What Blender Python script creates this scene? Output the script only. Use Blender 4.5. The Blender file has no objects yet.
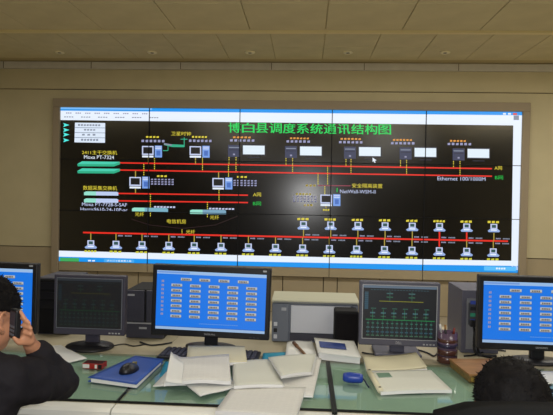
import bpy, bmesh, math, random
from mathutils import Vector, Matrix
random.seed(4)
S = bpy.context.scene
COL = S.collection
PI = math.pi

# ------------------------------------------------------------------ camera
IMG_W, IMG_H, FPX = 553, 415, 540.0
YAW, PITCH, ROLL = 0.05389536, 0.01858161, 0.0187487
CAM = Vector((0, 0, 1.5))
_f = Vector((-math.sin(YAW)*math.cos(PITCH), math.cos(YAW)*math.cos(PITCH), -math.sin(PITCH)))
_r0 = Vector((math.cos(YAW), math.sin(YAW), 0))
_u0 = _r0.cross(_f)
_r = math.cos(ROLL)*_r0 + math.sin(ROLL)*_u0
_u = -math.sin(ROLL)*_r0 + math.cos(ROLL)*_u0
cd = bpy.data.cameras.new('camera')
cd.sensor_width = 36; cd.lens = FPX/IMG_W*36; cd.clip_start = 0.02
cam = bpy.data.objects.new('camera', cd); COL.objects.link(cam)
cam.matrix_world = Matrix(((_r.x, _u.x, -_f.x, CAM.x), (_r.y, _u.y, -_f.y, CAM.y), (_r.z, _u.z, -_f.z, CAM.z), (0, 0, 0, 1)))
S.camera = cam

# ------------------------------------------------------------------ world, lights, exposure
S.view_settings.view_transform = 'Standard'
S.view_settings.look = 'None'
S.view_settings.exposure = 0.0
S.view_settings.gamma = 1.0
S.view_settings.use_curve_mapping = False
w = bpy.data.worlds.new('world'); S.world = w; w.use_nodes = True
w.node_tree.nodes['Background'].inputs[0].default_value = (1.0, 0.93, 0.78, 1)
w.node_tree.nodes['Background'].inputs[1].default_value = 0.2

def area(name, loc, sx, sy, power, color=(1, .965, .89), rot=(0, 0, 0)):
    l = bpy.data.lights.new(name, 'AREA'); l.shape = 'RECTANGLE'; l.size = sx; l.size_y = sy
    l.energy = power; l.color = color
    o = bpy.data.objects.new(name, l); COL.objects.link(o); o.location = loc; o.rotation_euler = rot
    return o
# ceiling lamps over the desks, out of view above and behind the camera
for lx, ly, pw in ((-1.6, -1.0, 11), (1.8, -1.0, 17), (-1.6, 1.2, 8), (1.8, 1.2, 14), (1.8, 3.1, 16), (-1.6, 3.1, 9)):
    area('ceiling_lamp', (lx, ly, 2.77), 1.1, 0.3, pw)
# added fill lights for the back wall, hidden behind the lower ceiling's edge
for lx, pw in ((-3.6, 14), (-1.2, 31), (1.2, 42), (3.4, 52)):
    area('recess_fill_light', (lx, 4.75, 3.215), 1.6, .3, pw)
# the camera's own flash, a small lamp above the lens
fl = bpy.data.lights.new('camera_flash', 'POINT'); fl.energy = 85; fl.shadow_soft_size = 0.03; fl.color = (1, 1, 1)
flo = bpy.data.objects.new('camera_flash', fl); COL.objects.link(flo); flo.location = (0.03, -0.03, 1.56)

# ------------------------------------------------------------------ helpers: positions
def ray(px, py):
    return _r*((px-IMG_W/2)/FPX) - _u*((py-IMG_H/2)/FPX) + _f
def at(px, py, Y):
    d = ray(px, py); return CAM + d*(Y/d.y)
def on(px, py, z):
    d = ray(px, py); return CAM + d*((z-CAM.z)/d.z)

# ------------------------------------------------------------------ helpers: materials
def lin(c):
    return tuple(((v/255)/12.92 if v/255 <= .04045 else ((v/255+.055)/1.055)**2.4) for v in c)
_mc = {}
def mat(name, rgb, rough=.6, spec=.4, metal=0, noise=0, nscale=8, bump=0, bscale=60, coat=0, stretch=None):
    if name in _mc: return _mc[name]
    m = bpy.data.materials.new(name); m.use_nodes = True; nt = m.node_tree; b = nt.nodes['Principled BSDF']
    c = lin(rgb)
    b.inputs['Base Color'].default_value = (*c, 1); b.inputs['Roughness'].default_value = rough
    b.inputs['Specular IOR Level'].default_value = spec; b.inputs['Metallic'].default_value = metal
    b.inputs['Coat Weight'].default_value = coat
    tc = nt.nodes.new('ShaderNodeTexCoord'); mp = nt.nodes.new('ShaderNodeMapping')
    nt.links.new(tc.outputs['Object'], mp.inputs[0])
    if stretch: mp.inputs['Scale'].default_value = stretch
    if noise:
        n = nt.nodes.new('ShaderNodeTexNoise'); n.inputs['Scale'].default_value = nscale; n.inputs['Detail'].default_value = 4
        nt.links.new(mp.outputs[0], n.inputs['Vector'])
        r = nt.nodes.new('ShaderNodeValToRGB')
        r.color_ramp.elements[0].position = .3; r.color_ramp.elements[1].position = .7
        r.color_ramp.elements[0].color = (*[v*(1-noise) for v in c], 1); r.color_ramp.elements[1].color = (*[min(1, v*(1+noise)) for v in c], 1)
        nt.links.new(n.outputs['Fac'], r.inputs[0]); nt.links.new(r.outputs[0], b.inputs['Base Color'])
    if bump:
        n2 = nt.nodes.new('ShaderNodeTexNoise'); n2.inputs['Scale'].default_value = bscale
        nt.links.new(mp.outputs[0], n2.inputs['Vector'])
        bp = nt.nodes.new('ShaderNodeBump'); bp.inputs['Strength'].default_value = bump; bp.inputs['Distance'].default_value = .004
        nt.links.new(n2.outputs['Fac'], bp.inputs['Height']); nt.links.new(bp.outputs[0], b.inputs['Normal'])
    _mc[name] = m; return m
def emi(rgb, k=1.0):
    key = ('e', rgb, k)
    if key in _mc: return _mc[key]
    m = bpy.data.materials.new('screen_light'); m.use_nodes = True; nt = m.node_tree; b = nt.nodes['Principled BSDF']
    b.inputs['Base Color'].default_value = (.01, .01, .012, 1); b.inputs['Roughness'].default_value = .4
    b.inputs['Emission Color'].default_value = (*lin(rgb), 1); b.inputs['Emission Strength'].default_value = k
    _mc[key] = m; return m
def printed(name, rgb, ink, rows=30, amount=.5):
    """paper with faint printed lines, in the sheet's own UV"""
    if name in _mc: return _mc[name]
    m = bpy.data.materials.new(name); m.use_nodes = True; nt = m.node_tree; b = nt.nodes['Principled BSDF']
    b.inputs['Roughness'].default_value = .75; b.inputs['Specular IOR Level'].default_value = .2
    uv = nt.nodes.new('ShaderNodeUVMap'); br = nt.nodes.new('ShaderNodeTexBrick')
    br.inputs['Scale'].default_value = 1; br.inputs['Row Height'].default_value = 1/rows; br.inputs['Brick Width'].default_value = .17
    br.inputs['Mortar Size'].default_value = .45/rows; br.inputs['Color1'].default_value = (1, 1, 1, 1); br.inputs['Color2'].default_value = (.3, .3, .3, 1)
    br.inputs['Mortar'].default_value = (0, 0, 0, 1)
    nt.links.new(uv.outputs[0], br.inputs['Vector'])
    mul = nt.nodes.new('ShaderNodeMath'); mul.operation = 'MULTIPLY'; mul.inputs[1].default_value = amount
    nt.links.new(br.outputs['Color'], mul.inputs[0])
    mx = nt.nodes.new('ShaderNodeMix'); mx.data_type = 'RGBA'
    mx.inputs[6].default_value = (*lin(rgb), 1); mx.inputs[7].default_value = (*lin(ink), 1)
    nt.links.new(mul.outputs[0], mx.inputs[0]); nt.links.new(mx.outputs[2], b.inputs['Base Color'])
    _mc[name] = m; return m

# ------------------------------------------------------------------ helpers: meshes
def finish(name, bm, m, parent=None, smooth=False, loc=None, bevel=0, seg=2):
    if bevel:
        bmesh.ops.bevel(bm, geom=[e for e in bm.edges], offset=bevel, segments=seg, affect='EDGES', profile=.5)
    bmesh.ops.recalc_face_normals(bm, faces=bm.faces)
    me = bpy.data.meshes.new(name)
    if smooth:
        for f in bm.faces: f.smooth = True
    bm.to_mesh(me); bm.free()
    for mm in (m if isinstance(m, (list, tuple)) else [m]): me.materials.append(mm)
    o = bpy.data.objects.new(name, me); COL.objects.link(o)
    if parent: o.parent = parent
    if loc is not None: o.location = loc
    return o
def bx(bm, x0, x1, y0, y1, z0, z1, mi=0, M=None):
    vs = [bm.verts.new(Vector(p) if M is None else M @ Vector(p)) for p in
          ((x0, y0, z0), (x1, y0, z0), (x1, y1, z0), (x0, y1, z0), (x0, y0, z1), (x1, y0, z1), (x1, y1, z1), (x0, y1, z1))]
    for q in ((3, 2, 1, 0), (4, 5, 6, 7), (0, 1, 5, 4), (1, 2, 6, 5), (2, 3, 7, 6), (3, 0, 4, 7)):
        bm.faces.new([vs[i] for i in q]).material_index = mi
def box(name, x0, x1, y0, y1, z0, z1, m, parent=None, bevel=0, seg=2, smooth=False, M=None):
    bm = bmesh.new(); bx(bm, x0, x1, y0, y1, z0, z1, 0, M)
    return finish(name, bm, m, parent, bevel=bevel, seg=seg, smooth=smooth)
def prism(bm, pts, axis, a, b, mi=0):
    """extrude polygon pts (2D) along axis 0/1/2 from a to b"""
    def P(p, t):
        return Vector((t, p[0], p[1])) if axis == 0 else Vector((p[0], t, p[1])) if axis == 1 else Vector((p[0], p[1], t))
    A = [bm.verts.new(P(p, a)) for p in pts]; B = [bm.verts.new(P(p, b)) for p in pts]
    n = len(pts)
    bm.faces.new(A).material_index = mi; bm.faces.new(B[::-1]).material_index = mi
    for i in range(n): bm.faces.new((A[i], B[i], B[(i+1) % n], A[(i+1) % n])).material_index = mi
def lathe(bm, prof, c=(0, 0, 0), n=24, sx=1, sy=1, mi=0):
    rings = []
    for r, z in prof:
        rings.append([bm.verts.new((c[0]+sx*r*math.cos(2*PI*i/n), c[1]+sy*r*math.sin(2*PI*i/n), c[2]+z)) for i in range(n)])
    for k in range(len(rings)-1):
        for i in range(n): bm.faces.new((rings[k][i], rings[k][(i+1) % n], rings[k+1][(i+1) % n], rings[k+1][i])).material_index = mi
    bm.faces.new(rings[0][::-1]).material_index = mi; bm.faces.new(rings[-1]).material_index = mi
def tube(bm, pts, rad, n=8, mi=0):
    pts = [Vector(p) for p in pts]; rings = []
    rads = rad if isinstance(rad, (list, tuple)) else [rad]*len(pts)
    up = Vector((0, 0, 1))
    for k, p in enumerate(pts):
        t = (pts[min(k+1, len(pts)-1)] - pts[max(k-1, 0)]).normalized()
        a = t.cross(up)
        if a.length < .05: a = t.cross(Vector((0, 1, 0)))
        a.normalize(); b = t.cross(a)
        rings.append([bm.verts.new(p + rads[k]*(a*math.cos(2*PI*i/n)+b*math.sin(2*PI*i/n))) for i in range(n)])
    for k in range(len(rings)-1):
        for i in range(n): bm.faces.new((rings[k][i], rings[k][(i+1) % n], rings[k+1][(i+1) % n], rings[k+1][i])).material_index = mi
    bm.faces.new(rings[0][::-1]).material_index = mi; bm.faces.new(rings[-1]).material_index = mi
def spline(pts, k=8):
    pts = [Vector(p) for p in pts]; out = []
    P = [pts[0]]+pts+[pts[-1]]
    for i in range(1, len(P)-2):
        for j in range(k):
            t = j/k; a, b, c, d = P[i-1], P[i], P[i+1], P[i+2]
            out.append(.5*((2*b)+(c-a)*t+(2*a-5*b+4*c-d)*t*t+(3*b-a-3*c+d)*t**3))
    out.append(pts[-1]); return out
def thing(name, label, cat, loc=(0, 0, 0), rotz=0, group=None):
    o = bpy.data.objects.new(name, None); COL.objects.link(o); o.empty_display_size = .05
    o.location = loc; o.rotation_euler = (0, 0, rotz); o['label'] = label; o['category'] = cat
    if group: o['group'] = group
    return o
def tag(o, label, cat, group=None):
    o['label'] = label; o['category'] = cat
    if group: o['group'] = group
    return o
def struct(o, label, cat):
    o['kind'] = 'structure'; o['label'] = label; o['category'] = cat; return o
_fc = {}
def text_tris(s):
    """glyph mesh normalised to the unit square"""
    if s in _fc: return _fc[s]
    
    cu = bpy.data.curves.new('lettering', 'FONT'); cu.body = s; cu.resolution_u = 2
    ob = bpy.data.objects.new('lettering', cu); COL.objects.link(ob)
    dg = bpy.context.evaluated_depsgraph_get(); me = bpy.data.meshes.new_from_object(ob.evaluated_get(dg))
    xs = [v.co.x for v in me.vertices]; ys = [v.co.y for v in me.vertices]
    x0, x1, y0, y1 = min(xs), max(xs), min(ys), max(ys)
    V = [((v.co.x-x0)/(x1-x0), (v.co.y-y0)/(y1-y0)) for v in me.vertices]; F = [tuple(p.vertices) for p in me.polygons]
    bpy.data.objects.remove(ob); bpy.data.curves.remove(cu); bpy.data.meshes.remove(me)
    _fc[s] = (V, F); return V, F

class Flat:
    """flat shapes on a surface; conv maps (x, y, layer) to a point"""
    def __init__(s, conv): s.bm = bmesh.new(); s.mats = []; s.conv = conv
    def mi(s, m):
        if m not in s.mats: s.mats.append(m)
        return s.mats.index(m)
    def poly(s, pts, m, layer=1):
        f = s.bm.faces.new([s.bm.verts.new(s.conv(p[0], p[1], layer)) for p in pts]); f.material_index = s.mi(m)
    def rect(s, x0, x1, y0, y1, m, layer=1, sl=None):
        k = sl if sl is not None else s.slope((y0+y1)/2); xc = (x0+x1)/2
        s.poly([(x0, y0+k*(x0-xc)), (x1, y0+k*(x1-xc)), (x1, y1+k*(x1-xc)), (x0, y1+k*(x0-xc))], m, layer)
    slope = staticmethod(lambda y: (y-20)/10300)
    def line(s, a, b, wd, m, layer=1):
        d = Vector((b[0]-a[0], b[1]-a[1])); n = Vector((-d.y, d.x)).normalized()*(wd/2); a = Vector(a); b = Vector(b)
        s.poly([a-n, b-n, b+n, a+n], m, layer)
    def dash(s, x, y0, y1, wd, m, n=5, layer=1):
        st = (y1-y0)/n
        for i in range(n): s.rect(x-wd/2, x+wd/2, y0+i*st, y0+(i+.62)*st, m, layer, 0)
    def text(s, t, x0, x1, y0, y1, m, layer=2):
        V, F = text_tris(t); k = s.slope((y0+y1)/2); xc = (x0+x1)/2
        vs = []
        for u, v in V:
            x = x0+(x1-x0)*u; y = y1+(y0-y1)*v+k*(x-xc); vs.append(s.bm.verts.new(s.conv(x, y, layer)))
        for f in F:
            try: s.bm.faces.new([vs[i] for i in f]).material_index = s.mi(m)
            except ValueError: pass
    def blocks(s, x0, x1, y0, y1, n, m, layer=2, fill=.72):
        """a row of characters too small to read"""
        st = (x1-x0)/n; k = s.slope((y0+y1)/2); xc = (x0+x1)/2
        for i in range(n):
            a = x0+i*st; c = a+st*fill; o = k*(a-xc); h = (y1-y0)
            jt = random.uniform(0, .25)*h
            s.poly([(a, y0+o+jt), (c, y0+o), (c, y1+o), (a, y1+o-.0*jt)], m, layer)
    def build(s, name, parent):
        me = bpy.data.meshes.new(name); s.bm.to_mesh(me); s.bm.free()
        for m in s.mats: me.materials.append(m)
        o = bpy.data.objects.new(name, me); COL.objects.link(o); o.parent = parent; return o

# ------------------------------------------------------------------ materials
M_WALL = mat('wall_paint', (182, 172, 140), .8, .2, noise=.04, nscale=3)
M_WALL2 = mat('wall_panel_low', (156, 143, 117), .7, .2, noise=.05, nscale=3)
M_GAP = mat('joint_shadow', (92, 82, 64), .9, .1)
M_CEIL = mat('ceiling_tile', (206, 194, 156), .85, .15, noise=.06, nscale=4)
M_CEILGAP = mat('ceiling_joint', (190, 176, 138), .9, .1)
M_TRIM = mat('ceiling_edge_metal', (226, 208, 150), .45, .4)
M_CORN = mat('cornice_grey', (190, 187, 178), .7, .3, noise=.06, nscale=6)
M_FRAME = mat('videowall_frame', (142, 129, 108), .6, .3)
M_FLOOR = mat('floor_vinyl', (150, 140, 120), .5, .4, noise=.05)
M_BLACK = mat('black_plastic', (26, 26, 30), .4, .4)
M_BLACKM = mat('black_matte', (20, 20, 22), .7, .2)
M_DARKG = mat('dark_grey_plastic', (58, 58, 70), .5, .4)
M_GREY = mat('grey_plastic', (104, 108, 118), .5, .4)
M_SILVER = mat('silver_plastic', (168, 170, 176), .4, .5, metal=.2)
M_BEZ = mat('slate_bezel', (84, 84, 98), .45, .4)
M_BEZD = mat('dark_slate_bezel', (62, 60, 74), .45, .4)
M_CREAM = mat('cream_laminate', (172, 163, 138), .5, .3, noise=.03)
M_EDGE = mat('white_edge', (222, 222, 214), .45, .3)
M_STEEL = mat('desk_panel', (62, 66, 84), .5, .4)
M_PAPER = mat('white_paper', (216, 217, 214), .8, .15, noise=.02)
M_PAPERC = mat('cream_paper', (212, 206, 178), .8, .15, noise=.03)
M_PAGEEDGE = mat('page_edges', (226, 226, 226), .85, .1, noise=.08, nscale=4, stretch=(1, 1, 300))
M_PRINT = printed('printed_page', (214, 213, 208), (120, 120, 125), 34, .5)
M_PRINTC = printed('printed_cream_page', (206, 207, 196), (150, 148, 140), 30, .22)
M_BLUEF = mat('blue_folder', (42, 78, 158), .45, .4, noise=.04)
M_TEAL = mat('teal_card', (40, 140, 170), .5, .3)
M_SKIN = mat('skin', (196, 140, 108), .55, .35, noise=.05, nscale=25)
M_HAIR = mat('black_hair', (15, 13, 14), .7, .15, noise=.3, nscale=60, bump=.6, bscale=120)
M_JACKET = mat('dark_jacket', (30, 28, 33), .8, .2, noise=.12, nscale=14, bump=.5, bscale=35)
M_TROUSER = mat('dark_trousers', (34, 36, 46), .85, .2, noise=.1)
M_WOOD = mat('brown_wood', (150, 110, 70), .5, .3, noise=.18, nscale=7, stretch=(1, 8, 8))

# ------------------------------------------------------------------ the room
XL, XR, YB = -5.0, 4.6, 7.06
T = .585
struct(box('floor', XL, XR, -3.5, YB, -.1, 0, M_FLOOR), 'pale vinyl floor under the desks', 'floor')
# back wall: dark backing with panels standing proud of it
wb = struct(box('wall_back', XL, XR, YB, YB+.15, 0, 3.4, M_GAP), 'beige panelled wall behind the big screen', 'wall')
def wpanel(x0, x1, z0, z1, m, d=.0):
    g = .006
    o = box('wall_panel', x0+g, x1-g, YB-.02-d, YB, z0+g, z1-g, m, wb)
    return o
wpanel(XL, XR, 2.884, 3.4, M_WALL)
wpanel(XL, -3.30, .782, 2.884, M_WALL); wpanel(2.75, XR, .782, 2.884, M_WALL)
box('wall_panel', -3.307, 2.757, YB-.02, YB, 2.70, 2.878, M_WALL, wb)
wpanel(XL, -3.30, 0, .782, M_WALL2); wpanel(2.75, XR, 0, .782, M_WALL2)
lowx = [-3.30, -2.75, -2.20, -1.66, -1.48, -.92, -.28, .25, .43, .98, 1.52, 2.10, 2.75]
for a, b in zip(lowx[:-1], lowx[1:]): wpanel(a, b, 0, .477, M_WALL2)
wl = struct(box('wall_left', XL-.15, XL, -3.5, YB+.15, 0, 3.4, M_WALL), 'plain beige wall at the left side', 'wall')
wr = struct(box('wall_right', XR, XR+.15, -3.5, YB+.15, 0, 3.4, M_WALL), 'plain beige wall at the right side', 'wall')
struct(box('wall_front', XL-.15, XR+.15, -3.65, -3.5, 0, 3.4, mat('far_wall', (120, 110, 90), .8, .2)), 'plain beige wall behind the camera', 'wall')
# ceilings: lower one over the desks, recess in front of the screen
ZC, ZR, YE = 2.80, 3.24, 4.24
ce = struct(box('ceiling', XL, XR, -3.5, YE, ZC+.012, ZR+.1, M_CEILGAP), 'lower tiled ceiling over the desks', 'ceiling')
cr = struct(box('ceiling.001', XL, XR, YE, YB, ZR+.012, ZR+.1, M_CEILGAP), 'raised tiled ceiling recess before the screen', 'ceiling')
def tile_mesh():
    bm = bmesh.new(); g = .003
    bx(bm, g, T-g, g, T-g, 0, .014)
    bmesh.ops.bevel(bm, geom=[e for e in bm.edges if e.verts[0].co.z < .001 and e.verts[1].co.z < .001], offset=.003, segments=1, affect='EDGES')
    bmesh.ops.recalc_face_normals(bm, faces=bm.faces)
    me = bpy.data.meshes.new('ceiling_tile'); bm.to_mesh(me); bm.free(); me.materials.append(M_CEIL); return me
TM = tile_mesh()
def tiles(x0, y0, z, nx, ny, par):
    for i in range(nx):
        for j in range(ny):
            o = bpy.data.objects.new('ceiling_tile', TM); COL.objects.link(o); o.parent = par
            o.location = (x0+i*T, y0+j*T, z)
tiles(.125-8*T, YE-.02-5*T, ZC, 15, 5, ce)
tiles(.171-8*T, 6.235-3*T, ZR, 15, 4, cr)
struct(box('trim_1', XL, XR, YE-.02, YE+.012, ZC-.018, ZC+.06, M_TRIM), 'pale metal edge strip along the ceiling step', 'trim')
co = struct(box('trim_2', XL, XR, YB-.06, YB, 3.15, 3.24, M_CORN), 'grey cornice strip where wall meets ceiling', 'trim')
for k in range(7):
    box('cornice_joint', -4.05+k*1.19, -4.042+k*1.19, YB-.063, YB-.058, 3.152, 3.238, M_GAP, co)
# small recessed spots in the raised ceiling
spots = [(-3.06, 6.52, 'leftmost small recessed ceiling spot above the big screen'), (-1.9, 6.507, 'second small recessed ceiling spot from the left above the big screen'),
         (-.704, 6.489, 'third small recessed ceiling spot from the left, above the green heading start'), (.465, 6.471, 'fourth small recessed ceiling spot, above the green heading end'),
         (1.594, 6.453, 'rightmost small recessed ceiling spot above the big screen')]
M_SPOT = mat('spot_ring', (236, 226, 190), .3, .5); M_LENS = mat('spot_lens', (90, 84, 70), .15, .6)
for x, y, lb in spots:
    t = thing('ceiling_spot', lb, 'ceiling light', (x, y, ZR-.012), 0, 'small recessed ceiling spots')
    bm = bmesh.new(); lathe(bm, [(.028, 0), (.055, -.002), (.06, .004), (.06, .012), (.028, .012)], n=20); finish('ring', bm, M_SPOT, t, smooth=True)
    bm = bmesh.new(); lathe(bm, [(.004, -.004), (.02, -.002), (.028, .004), (.028, .01)], n=16); finish('lens', bm, M_LENS, t, smooth=True)

# ------------------------------------------------------------------ the video wall
SX0, SX1, SZ0, SZ1, SY = -3.260, 2.705, .600, 2.638, 7.0
vw = thing('video_wall', 'huge black multi-panel screen wall showing a network diagram', 'video wall', ((SX0+SX1)/2, SY, 0))
vw.location = (0, 0, 0)
M_SCR = mat('screen_glass', (6, 5, 5), .215, .9)
M_SCR.node_tree.nodes['Principled BSDF'].inputs['IOR'].default_value = 1.5
nx, nz = 5, 3
pw, ph = (SX1-SX0)/nx, (SZ1-SZ0)/nz
for i in range(nx):
    for j in range(nz):
        box('screen_panel', SX0+i*pw+.003, SX0+(i+1)*pw-.003, SY, SY+.05, SZ0+j*ph+.003, SZ0+(j+1)*ph-.003, M_SCR, vw)
FY = SY-.035
box('frame_bar', -3.354, 2.80, FY, YB, SZ1, 2.75, M_FRAME, vw, bevel=.006)
box('frame_bar', -3.354, SX0, FY, YB, .45, SZ1, M_FRAME, vw, bevel=.006)
box('frame_bar', SX1, 2.80, FY, YB, .45, SZ1, M_FRAME, vw, bevel=.006)
for i in range(nx):
    box('plinth_panel', SX0+i*pw+.004, SX0+(i+1)*pw-.004, SY-.01, YB, .482, SZ0-.004, M_WALL2, vw)
box('plinth_backing', SX0, SX1, SY+.04, YB, .477, SZ0, M_GAP, vw)
for i in range(1, nx): box('panel_seam', SX0+i*pw-.005, SX0+i*pw+.005, SY-.014, SY, SZ0, SZ1, M_BLACKM, vw)
for j in range(1, nz): box('panel_seam', SX0, SX1, SY-.014, SY, SZ0+j*ph-.004, SZ0+j*ph+.004, M_BLACKM, vw)

def scr(px, py, layer):
    p = at(px, py, SY-.001-.002*layer)
    p.x = min(max(p.x, SX0), SX1); p.z = min(max(p.z, SZ0), SZ1); return p
WHT = emi((232, 242, 255)); BLUE = emi((10, 148, 238)); SKY = emi((120, 185, 245)); RED = emi((232, 40, 26)); YEL = emi((222, 206, 60)); YELD = emi((170, 150, 60))
GRN = emi((10, 190, 70)); LAV = emi((196, 206, 240)); TEAL = emi((70, 205, 175)); TEALD = emi((40, 170, 130)); CYAN = emi((80, 240, 230)); DIM = emi((150, 150, 180))
DRED = emi((30, 6, 10)); PINK = emi((150, 60, 80)); BLK = emi((10, 10, 14)); SRV = emi((52, 58, 86)); SRVD = emi((30, 32, 50)); GRY = emi((130, 140, 160)); LBLU = emi((120, 160, 230)); ORG = emi((224, 150, 60))
# window bars
F = Flat(scr)
F.poly([(60, 106), (522, 111), (522, 115.3), (60, 110.6)], BLUE, 1)
F.poly([(60, 106), (152, 107), (152, 110), (60, 109)], SKY, 2)
F.poly([(60, 110.6), (522, 115.3), (522, 125.5), (60, 120)], WHT, 1)
for k in range(9): F.blocks(66+k*9.5, 72+k*9.5, 112.4+k*.09, 113.6+k*.09, 3, DIM, 2)
for k in range(6): F.blocks(64+k*17, 74+k*17, 116.4+k*.15, 117.4+k*.15, 4, GRY, 2)
F.rect(503, 506, 113, 114.6, WHT, 2); F.rect(508, 511, 113, 114.6, WHT, 2); F.rect(513, 517, 113, 115, emi((220, 70, 60)), 2)
F.poly([(513.3, 124), (522, 124), (522, 270), (511.2, 270)], WHT, 1)
F.poly([(513.6, 115.5), (519, 115.5), (519, 120), (513.6, 120)], GRY, 2)
F.poly([(58, 250.6), (240, 255.2), (330, 257.3), (420, 259.2), (521, 261), (521, 266), (420, 264.6), (330, 263), (240, 261.4), (58, 256.6)], WHT, 1)
F.poly([(58, 256.6), (240, 261.4), (330, 263), (420, 264.6), (521, 266), (521, 275), (58, 266)], BLUE, 1)
F.poly([(60, 257.6), (79, 258.1), (79, 262.6), (60, 262)], emi((60, 170, 90)), 2)
F.poly([(104, 258.8), (134, 259.6), (134, 263), (104, 262.2)], emi((70, 170, 240)), 3)
F.blocks(107, 132, 260, 261.6, 9, WHT, 3); F.blocks(88, 96, 260, 261.4, 2, WHT, 3)
F.poly([(484, 266.3), (516, 266.9), (516, 271), (484, 270.4)], emi((90, 190, 250)), 2); F.blocks(496, 506, 267.6, 269.4, 4, WHT, 3)
F.poly([(75, 122.6), (105.2, 123), (105, 142.8), (74.4, 142.3)], emi((222, 234, 250)), 1)
for k in range(1, 4): F.line((74.6, 122.6+k*4.95), (105.1, 123+k*4.95), .5, emi((90, 110, 140)), 2)
F.blocks(78, 101, 124.2, 126, 8, GRY, 2); F.blocks(84, 96, 129, 130.6, 4, GRY, 2); F.blocks(82, 98, 133.8, 135.6, 3, GRY, 2, .5); F.blocks(81, 99, 138.8, 140.8, 6, GRY, 2)
for y in (125, 130, 134.6, 140.2): F.poly([(63.2, y-2), (69.4, y), (63.2, y+2), (64.4, y)], CYAN, 1)
F.build('window_bars', vw)
# heading
F = Flat(scr)
for q, ch in enumerate('博白县调度系统通讯结构图'):
    for dx, dy, ly in ((-.22, 0, 2), (.22, .12, 2.4)): F.text(ch, 228.5+q*13.65+dx, 228.5+q*13.65+12.2+dx, 122.6+q*.17+dy, 132.6+q*.17+dy, emi((10, 214, 92)), ly)
F.build('heading_lettering', vw)
# lines
F = Flat(scr)
F.line((119, 162.8), (492, 168.7), 1.3, RED); F.line((119, 170), (492, 176.2), 1.3, RED)
F.line((118, 193.4), (248, 195.2), 1.3, RED); F.line((118, 200.8), (248, 202.6), 1.3, RED)
F.line((83, 232.5), (300, 237), 1.6, RED); F.line((300, 237), (508, 241.2), 1.6, RED)
F.line((318, 185.5), (350.5, 185.8), .8, PINK)
arc = [(131, 219), (150, 225), (182, 228.5), (215, 225), (238, 216)]
for a, b in zip(arc[:-1], arc[1:]): F.line(a, b, .8, DRED)
for x, a, b in ((148.5, 157, 163), (195.5, 157, 164.2), (135.5, 171, 177), (135.5, 187, 193.4), (218.6, 172, 178), (326, 205.5, 208)): F.rect(x-.5, x+.5, a, b, YELD, 1, 0)
for x, a, b in ((154.5, 158, 170), (202.5, 157.5, 171), (143.8, 164, 176), (228.5, 165, 177.5), (219, 188, 201), (150.4, 194, 217), (207.4, 202, 218), (182, 229.5, 234),
                (229, 157, 164.5), (236, 157, 171.5), (286, 158, 165.3), (292.6, 158, 172.5), (346, 159, 166.3), (351, 159, 173.5), (400.5, 160, 167.2), (406.6, 160, 174.4),
                (453.5, 161, 168), (460, 161, 175.6), (318, 173.5, 185), (327.6, 166.5, 185), (324.8, 186, 195)): F.dash(x, a, b, .8, YEL, max(3, int((b-a)/1.8)))
F.rect(336.6, 337.6, 188, 192, GRN, 1, 0)
LOWX = [90.8, 116, 142, 168.8, 194.2, 221, 248.4, 275.5, 302.6, 329.4, 356.6, 384.5, 412, 439.3, 466.7, 493.3]
bus = lambda x: 232.5+(x-83)*.0205
for i in range(16):
    x = LOWX[i]; y = bus(x)
    if abs(x-439.6) < 3: F.rect(x-.7, x+.7, y, y+7, RED, 2, 0)
    else: F.rect(x-.5, x+.5, y, y+7.2, YELD, 1, 0)
    if i: F.blocks(x+2, x+7, y+1.8, y+3.2, 4, DIM); F.blocks(x+9, x+16, y+2.0, y+3.4, 5, GRY)
for i in range(8):
    x = 303.5+27.2*i; y = bus(x)
    if i in (5, 6): F.rect(x-.8, x+.8, y-8, y, RED, 2, 0)
    else: F.rect(x-.5, x+.5, y-8, y, YELD, 1, 0)
    F.blocks(x+2, x+7, y-3, y-1.6, 4, DIM); F.blocks(x+9, x+16, y-2.8, y-1.4, 5, GRY)
F.line((163, 150.6), (168, 150.6), .7, TEALD); F.line((168, 150.6), (168, 146), .7, TEALD); F.line((184.2, 137.5), (184.2, 147), .8, TEALD); F.line((180.5, 139.2), (187.5, 139.2), .7, TEALD)
F.build('diagram_lines', vw)
# icons
F = Flat(scr)
def slab(dx, dy, c1, c2):
    F.poly([(77.3+dx, 164+dy), (82+dx, 161.3+dy), (120+dx, 161.8+dy), (114+dx, 164.2+dy)], c1, 2)
    F.poly([(77.3+dx, 164+dy), (114+dx, 164.2+dy), (114+dx, 166.5+dy), (77.8+dx, 166.3+dy)], c2, 2)
    F.poly([(114+dx, 164.2+dy), (120+dx, 161.8+dy), (120+dx, 164.3+dy), (114+dx, 166.5+dy)], c2, 2)
slab(0, 0, TEAL, TEALD); slab(0, 7, TEAL, TEALD)
def slab2(x0, x1, y0, y1, c1, c2):
    k = (x1-x0)
    F.poly([(x0, y0+1), (x0+2, y0), (x0+k*.35, y0+.1), (x0+k*.35, y1), (x0, y1-.2)], c1, 2)
    F.poly([(x0+k*.35, y0+.1), (x1-1.5, y0+.4), (x1, y0+1.2), (x1, y1+.2), (x0+k*.35, y1)], c2, 2)
PB = emi((150, 190, 225)); PT = emi((150, 225, 205))
slab2(84, 118.3, 191.4, 195.4, PT, emi((190, 205, 240))); slab2(84, 118.3, 198.4, 202.6, PT, emi((190, 205, 240)))
slab2(132, 168, 207.6, 212, PT, emi((120, 175, 195))); slab2(190, 226, 209.6, 214, PT, emi((120, 165, 190)))
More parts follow.
